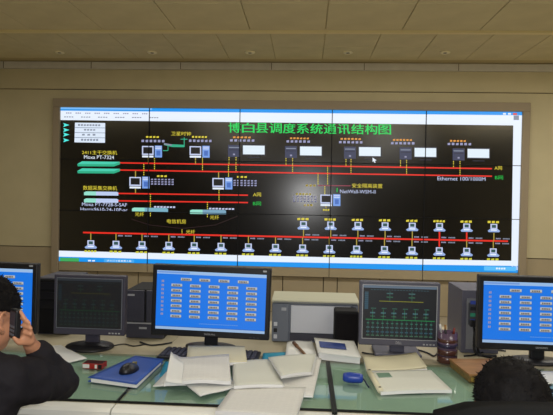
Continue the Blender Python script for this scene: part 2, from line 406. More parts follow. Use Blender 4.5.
def pc(x, y):   # x left, y top of the display
    F.rect(x, x+11.6, y, y+9, LAV, 2); F.rect(x+1.2, x+10.4, y+1.1, y+7.6, BLK, 3); F.rect(x+.2, x+11.4, y+9.6, y+11.4, WHT, 2)
    F.rect(x+12.8, x+20, y-.4, y+11.4, LBLU, 2); F.rect(x+13.4, x+19.4, y+.4, y+1.6, LAV, 3); F.rect(x+14.4, x+18.4, y+4.6, y+9.6, emi((70, 110, 190)), 3); F.rect(x+13.4, x+19.4, y+2.4, y+3, WHT, 3)
pc(142, 146); pc(189.6, 146.2); pc(129.4, 177); pc(212.4, 178); pc(320.4, 194.6)
def server(x, y):
    F.rect(x, x+12, y, y+12, SRV, 2); F.rect(x+1, x+11, y+2, y+3, GRY, 3); F.rect(x+1, x+11, y+4.6, y+5.2, SRVD, 3); F.rect(x+5, x+7, y+8.6, y+10.2, DIM, 3)
    F.rect(x+14.4, x+37.4, y-.4, y+10.4, SRVD, 1); F.rect(x+15, x+36.6, y+.6, y+9.4, emi((226, 240, 250)), 2); F.rect(x+20, x+32, y+12, y+12.9, SRVD, 2)
for x, y in ((228, 145), (285, 146), (344, 146.6), (399.6, 147.4), (452.6, 148.4)): server(x, y)
def station(x, y):
    F.rect(x-3.4, x+3.4, y, y+5, LAV, 2); F.rect(x-2.1, x+2.1, y+1, y+4, emi((40, 80, 80)), 3)
    F.poly([(x-3.6, y+5), (x+3.6, y+5), (x+6.2, y+7), (x+5.2, y+8.4), (x-5.2, y+8.2), (x-6.2, y+6.8)], emi((150, 175, 225)), 2)
    F.rect(x-3, x+3, y+5.6, y+6.8, WHT, 3)
for i in range(16): x = LOWX[i]; station(x, 240.3+.0202*(x-91)); 
for i in range(8): x = 303.5+27.2*i; station(x, 221.2+.014*(x-303))
F.poly([(164, 143.2), (170, 144.2), (184, 144.8), (184, 147.2), (172, 147), (164, 145)], TEALD, 2); F.poly([(164, 143), (172, 144.4), (172, 145.8), (164, 144.8)], GRY, 3)
F.poly([(372.5, 157.5), (376.6, 160.4), (374.8, 160.8), (375.6, 162.6), (374.6, 163), (373.8, 161.2), (372.6, 162)], WHT, 3)
F.build('computer_icons', vw)
# captions
F = Flat(scr)
F.text('2411主干交换机', 82, 117, 150.4, 154.6, YEL); F.text('Moxa PT-7324', 84, 114, 155.4, 159, WHT)
F.text('数据采集交换机', 83, 117, 185.8, 190.2, YEL); F.text('Moxa PT-7728-S-SAF', 82, 127, 202.8, 206.2, LAV); F.text('Harris9610-24-10P-ac', 80.5, 127.5, 207.8, 211.2, LAV)
F.text('卫星时钟', 171, 191, 131.6, 135.6, YEL)
F.text('光纤', 135, 144, 212.2, 216.2, YEL); F.text('光纤', 210, 219, 215.4, 219.4, YEL); F.text('光纤', 186, 195, 229.8, 233.8, YEL)
F.text('电信机房', 167, 186, 219.2, 223.6, YEL); F.text('安全隔离装置', 352, 382.5, 183.6, 188, YEL); F.text('NetWall-WSM-II', 340, 375.5, 189.8, 193.4, LAV)
F.text('Ethernet 100/1000M', 437.5, 485.5, 176.8, 180.6, LAV)
F.text('A网', 494.5, 502, 166.2, 170, YEL); F.text('B网', 495, 503, 175.6, 179.6, GRN); F.text('A网', 253, 261, 192.6, 196.6, YEL); F.text('B网', 253, 261, 201.6, 205.6, GRN)
for x0, x1, y, c in ((146, 160, 136, YEL), (192, 208, 136, YEL), (157, 168, 175.2, YEL), (237, 248, 176, YEL), (296, 312, 193.2, YELD), (304, 313.6, 204.2, YELD), (323, 330, 209, YEL), (305.6, 317, 184.6, YELD),
                 (233, 252, 136.4, ORG), (290, 310, 137.4, ORG), (340.5, 362, 138, ORG), (393, 413, 139, ORG), (450, 467, 140, ORG)):
    F.blocks(x0, x1, y, y+1.8, max(3, int((x1-x0)/3.2)), c, 2, .66)
for x0, x1, y in ((141.5, 166, 139.8), (189, 213, 139.6), (230, 256, 139.2), (286.5, 311.5, 140.2), (339, 364, 141), (391, 416, 142), (447.6, 472.7, 142.8)):
    F.blocks(x0, x1, y, y+2.4, 6, emi((150, 152, 190)), 2, .62)
for x0, x1, y in ((151, 175, 178.8), (233.5, 258, 180), (293, 318, 196)):
    for k in range(3): F.blocks(x0, x1, y+k*2.3, y+1.4+k*2.3, 7, emi((150, 152, 190)) if x0 < 280 else emi((120, 120, 150)), 2, .6)
F.blocks(154, 176, 206.2, 207.8, 7, LAV); F.blocks(209, 235, 208, 209.6, 8, LAV)
for i in range(16): x = LOWX[i]; y = 249.9+.0205*(x-91); F.blocks(x-6.4, x+6.4, y+.3, y+2.3, 4 if i in (0, 10) else 3, emi((200, 196, 50)), 3)
for i in range(8): x = 303.5+27.2*i; y = 217.6+.016*(x-303); F.blocks(x-6.2, x+6.2, y+.3, y+2.5, 4 if i == 5 else 3, YEL, 2)
F.build('diagram_captions', vw)

# ------------------------------------------------------------------ desks
ZT = .77            # top of the glass
JX = [-2.191, -1.423, -.655, .113, .881, 1.649, 2.417]
M_GLASS = bpy.data.materials.new('green_glass'); M_GLASS.use_nodes = True
_nt = M_GLASS.node_tree; _nt.nodes.clear()
_o = _nt.nodes.new('ShaderNodeOutputMaterial'); _t = _nt.nodes.new('ShaderNodeBsdfTransparent'); _g = _nt.nodes.new('ShaderNodeBsdfGlossy'); _x = _nt.nodes.new('ShaderNodeMixShader'); _fr = _nt.nodes.new('ShaderNodeFresnel')
_t.inputs[0].default_value = (.86, .93, .90, 1); _g.inputs['Roughness'].default_value = .03; _fr.inputs[0].default_value = 1.52
_ge = _nt.nodes.new('ShaderNodeNewGeometry'); _sb = _nt.nodes.new('ShaderNodeMath'); _sb.operation = 'SUBTRACT'; _sb.inputs[0].default_value = 1; _nt.links.new(_ge.outputs['Backfacing'], _sb.inputs[1])
_ml = _nt.nodes.new('ShaderNodeMath'); _ml.operation = 'MULTIPLY'; _nt.links.new(_sb.outputs[0], _ml.inputs[0]); _nt.links.new(_fr.outputs[0], _ml.inputs[1]); _nt.links.new(_ml.outputs[0], _x.inputs[0]); _nt.links.new(_t.outputs[0], _x.inputs[1]); _nt.links.new(_g.outputs[0], _x.inputs[2]); _nt.links.new(_x.outputs[0], _o.inputs[0])
M_GEDGE = mat('glass_edge', (8, 12, 11), .4, .3)
places = ['at the left end, behind the man', 'under the blue folder', 'under the loose papers', 'under the open notebook', 'before the person at right', 'at the right end']
for k in range(6):
    a, b = JX[k], JX[k+1]
    t = thing('console_desk', 'cream desk section with green glass top, ' + places[k], 'desk', ((a+b)/2, 1.84, 0), 0, 'console desk sections in a row')
    h = (b-a)/2; g = .004
    box('worktop', -h+.001, h-.001, .02, 1.36, .73, .7615, M_CREAM, t)
    bm = bmesh.new(); prism(bm, [(.02, .7615), (-.022, .7600), (-.034, .752), (-.036, .735), (-.030, .722), (.02, .722)], 0, -h+.003, h-.003); finish('front_edge', bm, M_EDGE, t)
    box('desk_mat', -h+.010, h-.010, .030, .575, .7614, .7619, mat('sage_mat', (176, 186, 172), .8, .1, noise=.04, nscale=5), t)
    box('glass_top', -h+(.0095 if k == 3 else .003), h-(.0095 if k == 2 else .003), .028, .58, .762, ZT, M_GLASS, t)
    box('glass_edge', -h+(.0095 if k == 3 else .003), h-(.0095 if k == 2 else .003), .025, .028, .762, ZT+.0005, M_GEDGE, t)
    box('glass_edge', -h+.0005, -h+(.0095 if k == 3 else .003), .0 if k == 3 else .025, .58, .762, ZT, M_GEDGE, t)
    box('glass_edge', h-(.0095 if k == 2 else .003), h-.0005, .0 if k == 2 else .025, .58, .762, ZT, M_GEDGE, t)
    for s in (-1, 1): box('side_panel', s*h-(.001 if s > 0 else -.001)-(.02 if s > 0 else 0), s*h-(.001 if s > 0 else -.001)+(.02 if s < 0 else 0), .06, 1.34, 0, .73, M_STEEL, t)
    box('back_panel', -h+.021, h-.021, 1.30, 1.32, .08, .73, M_STEEL, t)
    box('drawer_rail', -h+.021, h-.021, .01, .04, .665, .722, M_STEEL, t)
ZW = .7615          # top of the cream worktop behind the glass

# ------------------------------------------------------------------ monitors
def wide_content(t, w, h, zb, yf, seed):
    """blue program window with a grid of grey buttons; u,v in 0..1 from the top left"""
    W0, H0 = w, h
    def cv(u, v, layer): return Vector((-W0/2+u*W0, yf-.0006*layer, zb+H0*(1-v)))
    F = Flat(cv); F.slope = lambda y: 0
    random.seed(seed)
    F.rect(0, 1, 0, 1, emi((8, 114, 224)), 0)
    F.rect(0, 1, 0, .055, emi((150, 185, 225)), 1); F.rect(0, .3, .012, .04, emi((110, 150, 215)), 2)
    F.rect(0, 1, .955, 1, emi((150, 180, 215)), 1); F.rect(0, 1, .945, .955, emi((40, 90, 170)), 1)
    GB = emi((178, 182, 178)); GD = emi((110, 112, 120)); TX = emi((140, 160, 200))
    def btn(u, v, bw=.098, bh=.052):
        F.rect(u-bw/2, u+bw/2, v-bh/2, v+bh/2, GB, 1); F.rect(u-bw/2, u+bw/2, v+bh/2-.012, v+bh/2, GD, 2)
        F.blocks(u-bw*.36, u+bw*.36, v-.016, v+.010, 5, emi((84, 74, 74)), 2, .7)
    for u in (.27, .44, .615, .79): btn(u, .14)
    for r in range(7):
        for c in range(5): btn(.185+.171*c, .245+.088*r)
    for k in range(9): F.blocks(.045, .07, .16+.07*k, .20+.07*k, 2, emi((150, 140, 160)), 1)
    F.blocks(.4, .76, .875, .89, 18, emi((90, 140, 210)), 1)
    F.build('screen_image', t)
def wide_monitor(label, loc, rot, tilt=0):
    w, h, b = .568, .340, .020
    t = thing('wide_monitor', label, 'monitor', loc); t.rotation_euler = (0, math.radians(tilt), rot)
    z0 = .062
    bm = bmesh.new()
    bx(bm, -w/2, w/2, -.022, .018, z0, z0+h)
    o = finish('bezel', bm, M_BLACK, t, bevel=.006, seg=2)
    sw, sh = w-.044, h-.060
    s = box('screen', -sw/2, sw/2, -.0232, -.018, z0+.032, z0+.032+sh, M_BLACKM, t)
    wide_content(s, sw, sh, z0+.032, -.0238, len(label))
    bm = bmesh.new(); lathe(bm, [(.0, 0), (.15, 0), (.13, .03), (.0, .04)], n=24, sy=.62)
    bmesh.ops.rotate(bm, verts=bm.verts, cent=(0, 0, 0), matrix=Matrix.Rotation(-PI/2, 3, 'X')); bmesh.ops.translate(bm, verts=bm.verts, vec=(0, .016, z0+h*.5)); finish('back_housing', bm, M_BLACK, t, smooth=True)
    box('neck', -.032, .032, .018, .048, .012, z0+.12, M_BLACK, t, bevel=.006)
    bm = bmesh.new(); lathe(bm, [(.12, 0), (.125, .004), (.122, .010), (.06, .016), (.01, .018)], n=36, sy=.6); bmesh.ops.translate(bm, verts=bm.verts, vec=(0, .03, .0)); finish('base', bm, M_BLACK, t, smooth=True)
    F = Flat(lambda x, y, l: Vector((x, -.0226, y))); F.slope = lambda y: 0
    F.text('SAMSUNG', -.026, .026, z0+.020, z0+.012, mat('logo_print', (176, 176, 180), .4), 1); F.build('maker_lettering', t)
    for k in range(3): box('button', .19+k*.018, .20+k*.018, -.0235, -.02, z0+.008, z0+.012, M_DARKG, t)
    box('sticker', w/2-.040, w/2-.022, -.0226, -.021, z0+h-.016, z0+h-.008, M_SILVER, t)
    return t
pA = on(210, 351, ZW); wide_monitor('wide black monitor with blue button screen behind the loose papers', (pA.x-.004, 2.56, ZW+.003), .0, 1.1)
wide_monitor('wide black monitor with blue button screen beside the man on the phone', (at(36.5, 300, 2.52).x-.284, 2.52, ZW+.003), .05, 1.0)
wide_monitor('wide black monitor with blue button screen behind the seated head at right', (at(477.5, 300, 2.52).x+.284, 2.52, ZW+.001), -.03, 0)

def scada_content(t, w, h, zb, yf, bright):
    def cv(u, v, layer): return Vector((-w/2+u*w, yf-.0006*layer, zb+h*(1-v)))
    F = Flat(cv); F.slope = lambda y: 0
    k = bright
    def E(r, g, b): return emi((int(r*k), int(g*k), int(b*k)))
    F.rect(0, 1, 0, 1, emi((10, 14, 20)) if k > .5 else emi((9, 10, 13)), 0)
    F.rect(0, 1, 0, .045, E(110, 130, 150), 1); F.rect(.02, .07, .12, .45, E(50, 90, 110), 1)
    for q in range(8): F.rect(.022, .068, .13+q*.04, .135+q*.04, E(20, 30, 40), 2)
    F.rect(.22, .82, .285, .298, E(150, 150, 30), 1)
    F.rect(.04, .98, .635, .65, E(30, 150, 80), 1)
    for q in range(14):
        x = .07+q*.066
        F.rect(x, x+.006, .65, .95, E(40, 110, 90), 1); F.rect(x-.014, x+.018, .70, .72, E(60, 130, 110), 2); F.blocks(x-.02, x+.026, .78, .80, 3, E(90, 140, 140), 2); F.blocks(x-.02, x+.026, .86, .885, 3, E(60, 110, 130), 2)
        F.blocks(x-.02, x+.026, .93, .95, 3, E(90, 140, 110), 2)
    for q in range(6):
        x = .13+q*.145
        F.rect(x, x+.007, .45, .64, E(40, 130, 90), 1); F.blocks(x-.03, x+.04, .50, .53, 4, E(80, 130, 140), 2); F.blocks(x-.03, x+.04, .57, .59, 4, E(70, 120, 90), 2); F.blocks(x-.02, x+.05, .42, .44, 4, E(60, 120, 100), 2)
    for x in (.36, .66):
        F.rect(x, x+.007, .10, .29, E(60, 120, 100), 1); F.blocks(x-.04, x+.05, .13, .155, 5, E(80, 130, 130), 2); F.blocks(x-.04, x+.05, .20, .225, 5, E(60, 120, 90), 2)
    F.blocks(.1, .9, .07, .085, 20, E(60, 90, 100), 1)
    F.build('screen_image', t)
def square_monitor(label, loc, rot, w, h, mbez, bright, logo, tilt=0, base='box'):
    t = thing('square_monitor', label, 'monitor', loc); t.rotation_euler = (0, math.radians(tilt), rot)
    z0 = .054 if base == 'box' else .064
    bm = bmesh.new(); bx(bm, -w/2, w/2, -.020, .024, z0, z0+h); finish('bezel', bm, mbez, t, bevel=.005, seg=2)
    sw, sh = w-.034, h-.052
    box('screen_rim', -sw/2-.004, sw/2+.004, -.0208, -.016, z0+.030, z0+.038+sh, M_SILVER if logo else M_GREY, t)
    s = box('screen', -sw/2, sw/2, -.0220, -.016, z0+.034, z0+.034+sh, M_BLACKM, t)
    scada_content(s, sw, sh, z0+.034, -.0226, bright)
    box('back_housing', -w*.36, w*.36, .024, .06, z0+.05, z0+h-.05, mbez, t, bevel=.01)
    box('neck', -.034, .034, .024, .05, .012, z0+.1, mbez, t, bevel=.005)
    bm = bmesh.new()
    if base == 'box': bx(bm, -.11, .11, -.015, .14, 0, .014); finish('base', bm, mbez, t, bevel=.005)
    else:
        lathe(bm, [(.11, 0), (.115, .004), (.11, .011), (.05, .018), (.01, .02)], n=36, sy=.85); finish('base', bm, M_BLACK, t, smooth=True)
    for k in range(4): box('button', w/2-.075+k*.015, w/2-.066+k*.015, -.0215, -.018, z0+.009, z0+.015, M_SILVER, t)
    if logo:
        F = Flat(lambda x, y, l: Vector((x, -.0206, y))); F.slope = lambda y: 0
        F.text(logo, -.014, .014, z0+.022, z0+.010, mat('logo_print', (176, 176, 180), .4), 1); F.build('maker_lettering', t)
    return t
p = at(398, 347, 2.56); square_monitor('square grey monitor with green network screen beside the pen holder', (p.x, 2.56, ZW), -.02, .372, .300, M_BEZ, .78, 'DELL')
p = at(90, 336, 2.53); square_monitor('small square dark monitor with dim screen between the two blue-screened monitors', (p.x, 2.53, ZW+.002), .03, .342, .286, M_BEZD, .30, None, .5, 'round')

# ------------------------------------------------------------------ computers, printer, speaker
def tower_front(label, x0, x1, y0, z1, depth=.36):
    w = x1-x0; h = z1-ZW
    t = thing('computer_tower', label, 'computer', ((x0+x1)/2, y0, ZW))
    box('case', -w/2, w/2, .012, depth, 0, h, M_BLACKM, t, bevel=.004)
    box('front_panel', -w/2, -.005, 0, .014, h*.34, h-.003, M_DARKG, t, bevel=.003); box('front_panel', .005, w/2, 0, .014, h*.34, h-.003, M_DARKG, t, bevel=.003)
    box('front_panel', -w/2, w/2, 0, .014, .004, h*.30, M_DARKG, t, bevel=.003)
    box('trim_strip', -w/2+.004, w/2-.004, -.002, .01, h*.305, h*.33, M_SILVER, t)
    box('drive_button', -w/2+.006, -w/2+.042, -.002, .005, h-.032, h-.022, M_SILVER, t); box('drive_button', w/2-.052, w/2-.012, -.002, .005, h-.032, h-.022, M_SILVER, t)
    box('badge', -.03, .010, -.002, .005, h*.20, h*.24, M_SILVER, t)
    box('slot', -.002, .002, .004, .02, h*.35, h-.01, M_BLACK, t)
    return t
tower_front('dark tower computer between the dim square monitor and the wide monitor', at(126.5, 300, 2.72).x, at(126.5, 300, 2.72).x+.195, 2.72, at(137, 281.5, 2.98).z, .26)
p0 = at(36, 300, 2.74).x; p1 = at(62, 300, 2.74).x
t = thing('computer_tower', 'dark computer case behind the dim square monitor at left', 'computer', ((p0+p1)/2, 2.74, ZW)); hw = (p1-p0)/2; hh = at(46, 271, 2.98).z-ZW
box('case', -hw, hw+.04, .01, .24, 0, hh, M_DARKG, t, bevel=.005); box('front_panel', -hw+.004, hw+.036, 0, .012, .006, hh-.006, M_BLACKM, t, bevel=.004)
for k in range(3): box('drive_bay', -hw+.012, hw+.028, -.003, .004, hh-.06-k*.05, hh-.024-k*.05, M_BLACK, t)
# tower seen from its back corner
pc_ = on(466, 352, ZW)
t = thing('computer_tower', 'grey tower computer turned back-side out beside the pen holder', 'computer', (at(461, 340, 2.66).x+.09, 2.66, ZW), 0)
hh = at(460, 282.5, 2.90).z-ZW
box('case', -.09, .09, 0, .26, 0, hh, M_BEZ, t, bevel=.004)
bk = box('rear_plate', -.068, .082, -.004, .002, .02, hh-.04, mat('galvanised_steel', (150, 152, 158), .4, .5, metal=.6, noise=.1), t)
box('port_shield', -.06, -.02, -.007, -.003, .14, hh-.06, mat('steel_dark', (90, 92, 98), .4, .5, metal=.5), bk)
for k, c in enumerate(((60, 80, 170), (60, 150, 120), (40, 40, 44), (60, 80, 170))): box('port', -.052, -.028, -.012, -.006, .15+k*.03, .167+k*.03, mat('port%d' % k, c, .4), bk)
for k in range(5): box('slot_cover', -.01, .07, -.007, -.003, .03+k*.02, .044+k*.02, M_SILVER, bk)
box('power_socket', .02, .06, -.010, -.002, hh-.085, hh-.058, M_BLACK, bk)
bm = bmesh.new(); lathe(bm, [(.004, -.002), (.028, -.001), (.03, .002), (.004, .003)], n=20); bmesh.ops.rotate(bm, verts=bm.verts, cent=(0, 0, 0), matrix=Matrix.Rotation(PI/2, 3, 'X')); bmesh.ops.translate(bm, verts=bm.verts, vec=(.045, -.006, .18)); finish('fan_grille', bm, M_BLACK, bk)
bm = bmesh.new(); tube(bm, spline([(-.005, -.010, hh-.065), (-.015, -.045, hh-.07), (-.018, -.05, hh-.15), (-.04, -.045, .10), (-.03, -.05, .012), (.06, -.06, .007)]), .0065); finish('power_cable', bm, M_BLACK, t, smooth=True)
box('power_plug', -.022, .014, -.03, -.006, hh-.082, hh-.052, M_BLACK, t, bevel=.004)
bm = bmesh.new(); tube(bm, spline([(-.04, -.012, .16), (-.045, -.04, .15), (-.03, -.045, .06), (-.01, -.05, .008), (.03, -.09, .006)]), .005); finish('video_cable', bm, M_BLACKM, t, smooth=True)
box('video_plug', -.056, -.024, -.036, -.012, .135, .165, M_BLACK, t, bevel=.003)

# printer
xl, xr = at(271.5, 320, 2.74).x, at(358.5, 320, 2.74).x; pw_ = xr-xl; zt = at(315, 303.5, 2.74).z-ZW
t = thing('printer', 'pale flatbed printer with cream lid and grey left side', 'printer', (xl, 2.74, ZW))
M_PGREY = mat('printer_grey', (108, 114, 126), .5, .4); M_PLID = mat('printer_lid', (176, 175, 154), .55, .3); M_PW = mat('printer_white', (200, 203, 212), .5, .3)
box('body', .006, pw_-.006, .012, .20, .0, zt, M_PGREY, t, bevel=.008)
box('front_cover', .098, pw_-.04, -.004, .02, .052, zt-.012, M_PW, t, bevel=.003)
box('side_bezel', .002, .088, 0, .02, .004, zt-.004, M_PGREY, t, bevel=.004)
box('side_bezel', pw_-.034, pw_-.002, 0, .02, .004, zt-.004, M_PGREY, t, bevel=.004)
box('paper_slot', .095, pw_-.04, .002, .016, .012, .046, M_DARKG, t)
bm = bmesh.new(); prism(bm, [(-.012, zt), (-.012, zt+.013), (.02, zt+.022), (.20, zt+.024), (.215, zt+.018), (.215, zt)], 0, 0, pw_); lid = finish('lid', bm, M_PLID, t, bevel=.004)
box('lid_groove', .01, pw_-.01, -.0135, -.010, zt+.003, zt+.007, M_GREY, lid)
for k in range(3): box('socket', .012, .030, -.006, .002, .02+k*.032, .04+k*.032, M_PW if k != 1 else M_BLACK, t, bevel=.002)
box('control_button', .05, .075, -.004, .004, zt-.04, zt-.025, M_SILVER, t)
# speaker
xl, xr = at(334.5, 330, 2.625).x, at(358.5, 330, 2.625).x; zt = at(346, 309, 2.68).z-ZW; w_ = xr-xl
t = thing('speaker', 'black box speaker standing in front of the printer', 'speaker', ((xl+xr)/2, 2.625, ZW))
bm = bmesh.new(); bx(bm, -w_/2, w_/2, 0, .11, 0, zt); finish('cabinet', bm, M_BLACKM, t, bevel=.010, seg=3)
box('grille', -w_/2+.008, w_/2-.008, -.004, .004, .012, zt-.012, mat('speaker_cloth', (26, 24, 26), .9, .1, bump=.8, bscale=400), t, bevel=.003)
bm = bmesh.new(); lathe(bm, [(.006, 0), (.009, .002), (.009, .008), (.004, .010)], n=14); bmesh.ops.rotate(bm, verts=bm.verts, cent=(0, 0, 0), matrix=Matrix.Rotation(PI/2, 3, 'X')); bmesh.ops.translate(bm, verts=bm.verts, vec=(.03, -.003, .022)); finish('knob', bm, M_DARKG, t)

# ------------------------------------------------------------------ keyboard
pk = on(160, 357.5, ZW)
t = thing('keyboard', 'black keyboard half buried under papers below the wide monitor', 'keyboard', (pk.x+.225, 2.355, ZT), math.radians(-2))
kb = box('body', -.225, .225, 0, .145, 0, .014, M_BLACK, t, bevel=.004)
km = None
for r in range(5):
    for c in range(18):
        x = -.214+c*.0239; y = .010+r*.026
        if km is None:
            o = box('key', 0, .019, 0, .019, .013, .021, M_DARKG, kb, bevel=.0025, seg=1); km = o.data
        else:
            o = bpy.data.objects.new('key', km); COL.objects.link(o); o.parent = kb
        o.location = (x, y, 0)

# ------------------------------------------------------------------ sheets and books lying on the glass
def sheet(name, corners, z, thick, mats, parent=None, bump=None, nx=10, ny=10):
    """corners on the photo TL,TR,BR,BL turned into points on the plane z; a solid slab with its own top relief"""
    P = [on(c[0], c[1], z+thick+(c[2] if len(c) > 2 else 0)) for c in corners]
    bm = bmesh.new(); uvl = bm.loops.layers.uv.new('UVMap')
    top, bot = {}, {}
    for j in range(ny+1):
        for i in range(nx+1):
            s, u = i/nx, j/ny
            a = P[0].lerp(P[1], s); b = P[3].lerp(P[2], s); q = a.lerp(b, u)
            dz = bump(s, u) if bump else 0
            top[i, j] = bm.verts.new((q.x, q.y, q.z+dz)); bot[i, j] = bm.verts.new((q.x, q.y, q.z+dz-thick))
    def fc(vs, st, mi):
        f = bm.faces.new(vs); f.material_index = mi
        for l, c in zip(f.loops, st): l[uvl].uv = c
        f.smooth = mi == 0
    for j in range(ny):
        for i in range(nx):
            st = [(i/nx, 1-j/ny), ((i+1)/nx, 1-j/ny), ((i+1)/nx, 1-(j+1)/ny), (i/nx, 1-(j+1)/ny)]
            fc([top[i, j], top[i+1, j], top[i+1, j+1], top[i, j+1]], st, 0)
            fc([bot[i, j+1], bot[i+1, j+1], bot[i+1, j], bot[i, j]], st, 1)
    z4 = [(0, 0)]*4
    for i in range(nx):
        fc([top[i, 0], bot[i, 0], bot[i+1, 0], top[i+1, 0]], z4, 1); fc([top[i+1, ny], bot[i+1, ny], bot[i, ny], top[i, ny]], z4, 1)
    for j in range(ny):
        fc([top[0, j+1], bot[0, j+1], bot[0, j], top[0, j]], z4, 1); fc([top[nx, j], bot[nx, j], bot[nx, j+1], top[nx, j+1]], z4, 1)
    bmesh.ops.recalc_face_normals(bm, faces=bm.faces)
    me = bpy.data.meshes.new(name); bm.to_mesh(me); bm.free()
    for m in mats: me.materials.append(m)
    o = bpy.data.objects.new(name, me); COL.objects.link(o); o.parent = parent
    return o
sin = math.sin
# teal folder under the papers
tag(sheet('teal_folder', [(263, 353), (289, 351.8), (297, 361), (262, 362)], ZT, .004, [M_TEAL, M_TEAL]), 'teal card folder peeking out between keyboard and white envelope', 'folder')
tag(sheet('teal_folder', [(165, 361.5), (200, 361.5), (200, 376), (159.5, 376)], ZT, .0035, [M_TEAL, M_TEAL]), 'teal card folder under the curled open book, beside the blue folder', 'folder')
# cream pad leaning over the keyboard
tag(sheet('cream_pad', [(188, 345.5), (245, 346), (247, 362), (186, 364)], ZT+.022, .012, [M_PAPERC, M_PAGEEDGE]), 'cream writing pad lying across the black keyboard', 'notepad')
# loose sheets fanned out under the curled book
tag(sheet('loose_sheet', [(166, 372), (226, 372), (234, 386), (153, 386)], ZT+.004, .003, [M_PAPER, M_PAPER], bump=lambda s, u: .004*sin(s*4)), 'white loose sheet sticking out left under the curled open book', 'paper')
tag(sheet('loose_sheet', [(172, 374), (228, 374), (236, 386), (200, 396.5)], ZT+.0125, .003, [M_PAPER, M_PAGEEDGE], bump=lambda s, u: .003*sin(s*5+1)), 'white loose sheet with a pointed corner below the curled open book', 'paper')
# open book with curled left pages
t = thing('open_book', 'white open book with curled up left pages beside the blue folder', 'book', (0, 0, 0))
sheet('pages', [(171, 358, .018), (229, 354, .018), (231, 381, 0), (164, 385, 0)], ZT+.019, .013, [M_PRINT, M_PAGEEDGE], t, bump=lambda s, u: .018*math.exp(-((s-.02)/.10)**2)*(1-.6*u)+.012*sin(PI*min(1, s*1.1))*u, nx=24, ny=8)
sheet('curled_page', [(171, 357, .022), (184, 362, .020), (182, 383, .006), (165, 384, .006)], ZT+.033, .002, [M_PAPER, M_PAPER], t, bump=lambda s, u: .024*(1-s)**2*(1-.5*u), nx=10, ny=6)
# open booklet in the middle
t = thing('open_booklet', 'flat cream open booklet in the middle of the loose papers', 'book', (0, 0, 0))
sheet('pages', [(233, 362), (272, 359), (283, 385), (234, 386)], ZT+.016, .012, [M_PRINTC, M_PAGEEDGE], t, bump=lambda s, u: .004*sin(PI*s))
sheet('cover', [(232, 362), (273, 360), (285, 387), (233, 388)], ZT+.010, .003, [M_PAPER, M_PAPER], t)
# printed report at right of the pile
tag(sheet('printed_report', [(278, 359), (322, 356), (313, 396), (282, 395)], ZT+.003, .006, [M_PRINT, M_PAGEEDGE]), 'printed white report sheet under the cream page at the right of the pile', 'paper')
t = thing('cream_booklet', 'cream booklet on the right of the paper pile, beside the envelopes', 'book', (0, 0, 0))
sheet('pages', [(269, 357), (316, 354, -.020), (311, 372, -.020), (281, 376)], ZT+.037, .010, [M_PRINTC, M_PAGEEDGE], t, bump=lambda s, u: .004*sin(PI*s))
sheet('cover', [(268, 357), (317, 354, -.020), (313, 374, -.020), (281, 378)], ZT+.0335, .003, [M_PAPER, M_PAPER], t)
# front stack hanging to the desk edge
tag(sheet('paper_stack', [(231, 389), (306, 387), (296, 418), (215, 411)], ZT+.004, .012, [M_PRINT, M_PAGEEDGE], bump=lambda s, u: .003*sin(3*s)), 'thick stack of white paper at the front edge of the desk', 'paper')
# envelopes with a brown pen
tag(sheet('envelope', [(287, 342), (312, 340), (318, 357), (285, 358)], ZT, .016, [M_PAPER, M_PAGEEDGE], bump=lambda s, u: .004*sin(5*s)), 'crumpled white envelope stack under the brown marker', 'envelope')
a = on(294, 343, ZT+.026); b = on(307.5, 357, ZT+.026)
bm = bmesh.new(); tube(bm, [a, a.lerp(b, .3), a.lerp(b, .7), b], [.006, .007, .007, .004], 10); t = tag(finish('marker', bm, mat('brown_marker', (120, 84, 50), .4), smooth=True), 'brown wooden marker lying on the white envelope', 'pen')
bm = bmesh.new(); tube(bm, [a.lerp(b, -.02), a.lerp(b, .25)], .0085, 10); finish('cap', bm, mat('marker_cap', (96, 64, 40), .4), t, smooth=True)
# booklet with the blue band
t = thing('blue_banded_book', 'pale booklet with a dark blue band on its cover, left of the square grey monitor', 'book', (0, 0, 0))
sheet('pages', [(316, 340, .012), (353, 343, .012), (360, 357), (319, 353)], ZT, .030, [M_PAGEEDGE, M_PAGEEDGE], t)
sheet('cover', [(314, 337.5, .014), (354, 341, .014), (361, 357.5), (318, 352.5)], ZT+.0308, .003, [M_PAPER, M_PAPER], t, bump=lambda s, u: .002*sin(PI*u))
sheet('blue_band', [(319, 341, .012), (345, 343.5, .012), (346.5, 349.3, .007), (320, 346.8, .007)], ZT+.0365, .0008, [mat('blue_print', (38, 60, 130), .5), M_BLUEF], t)
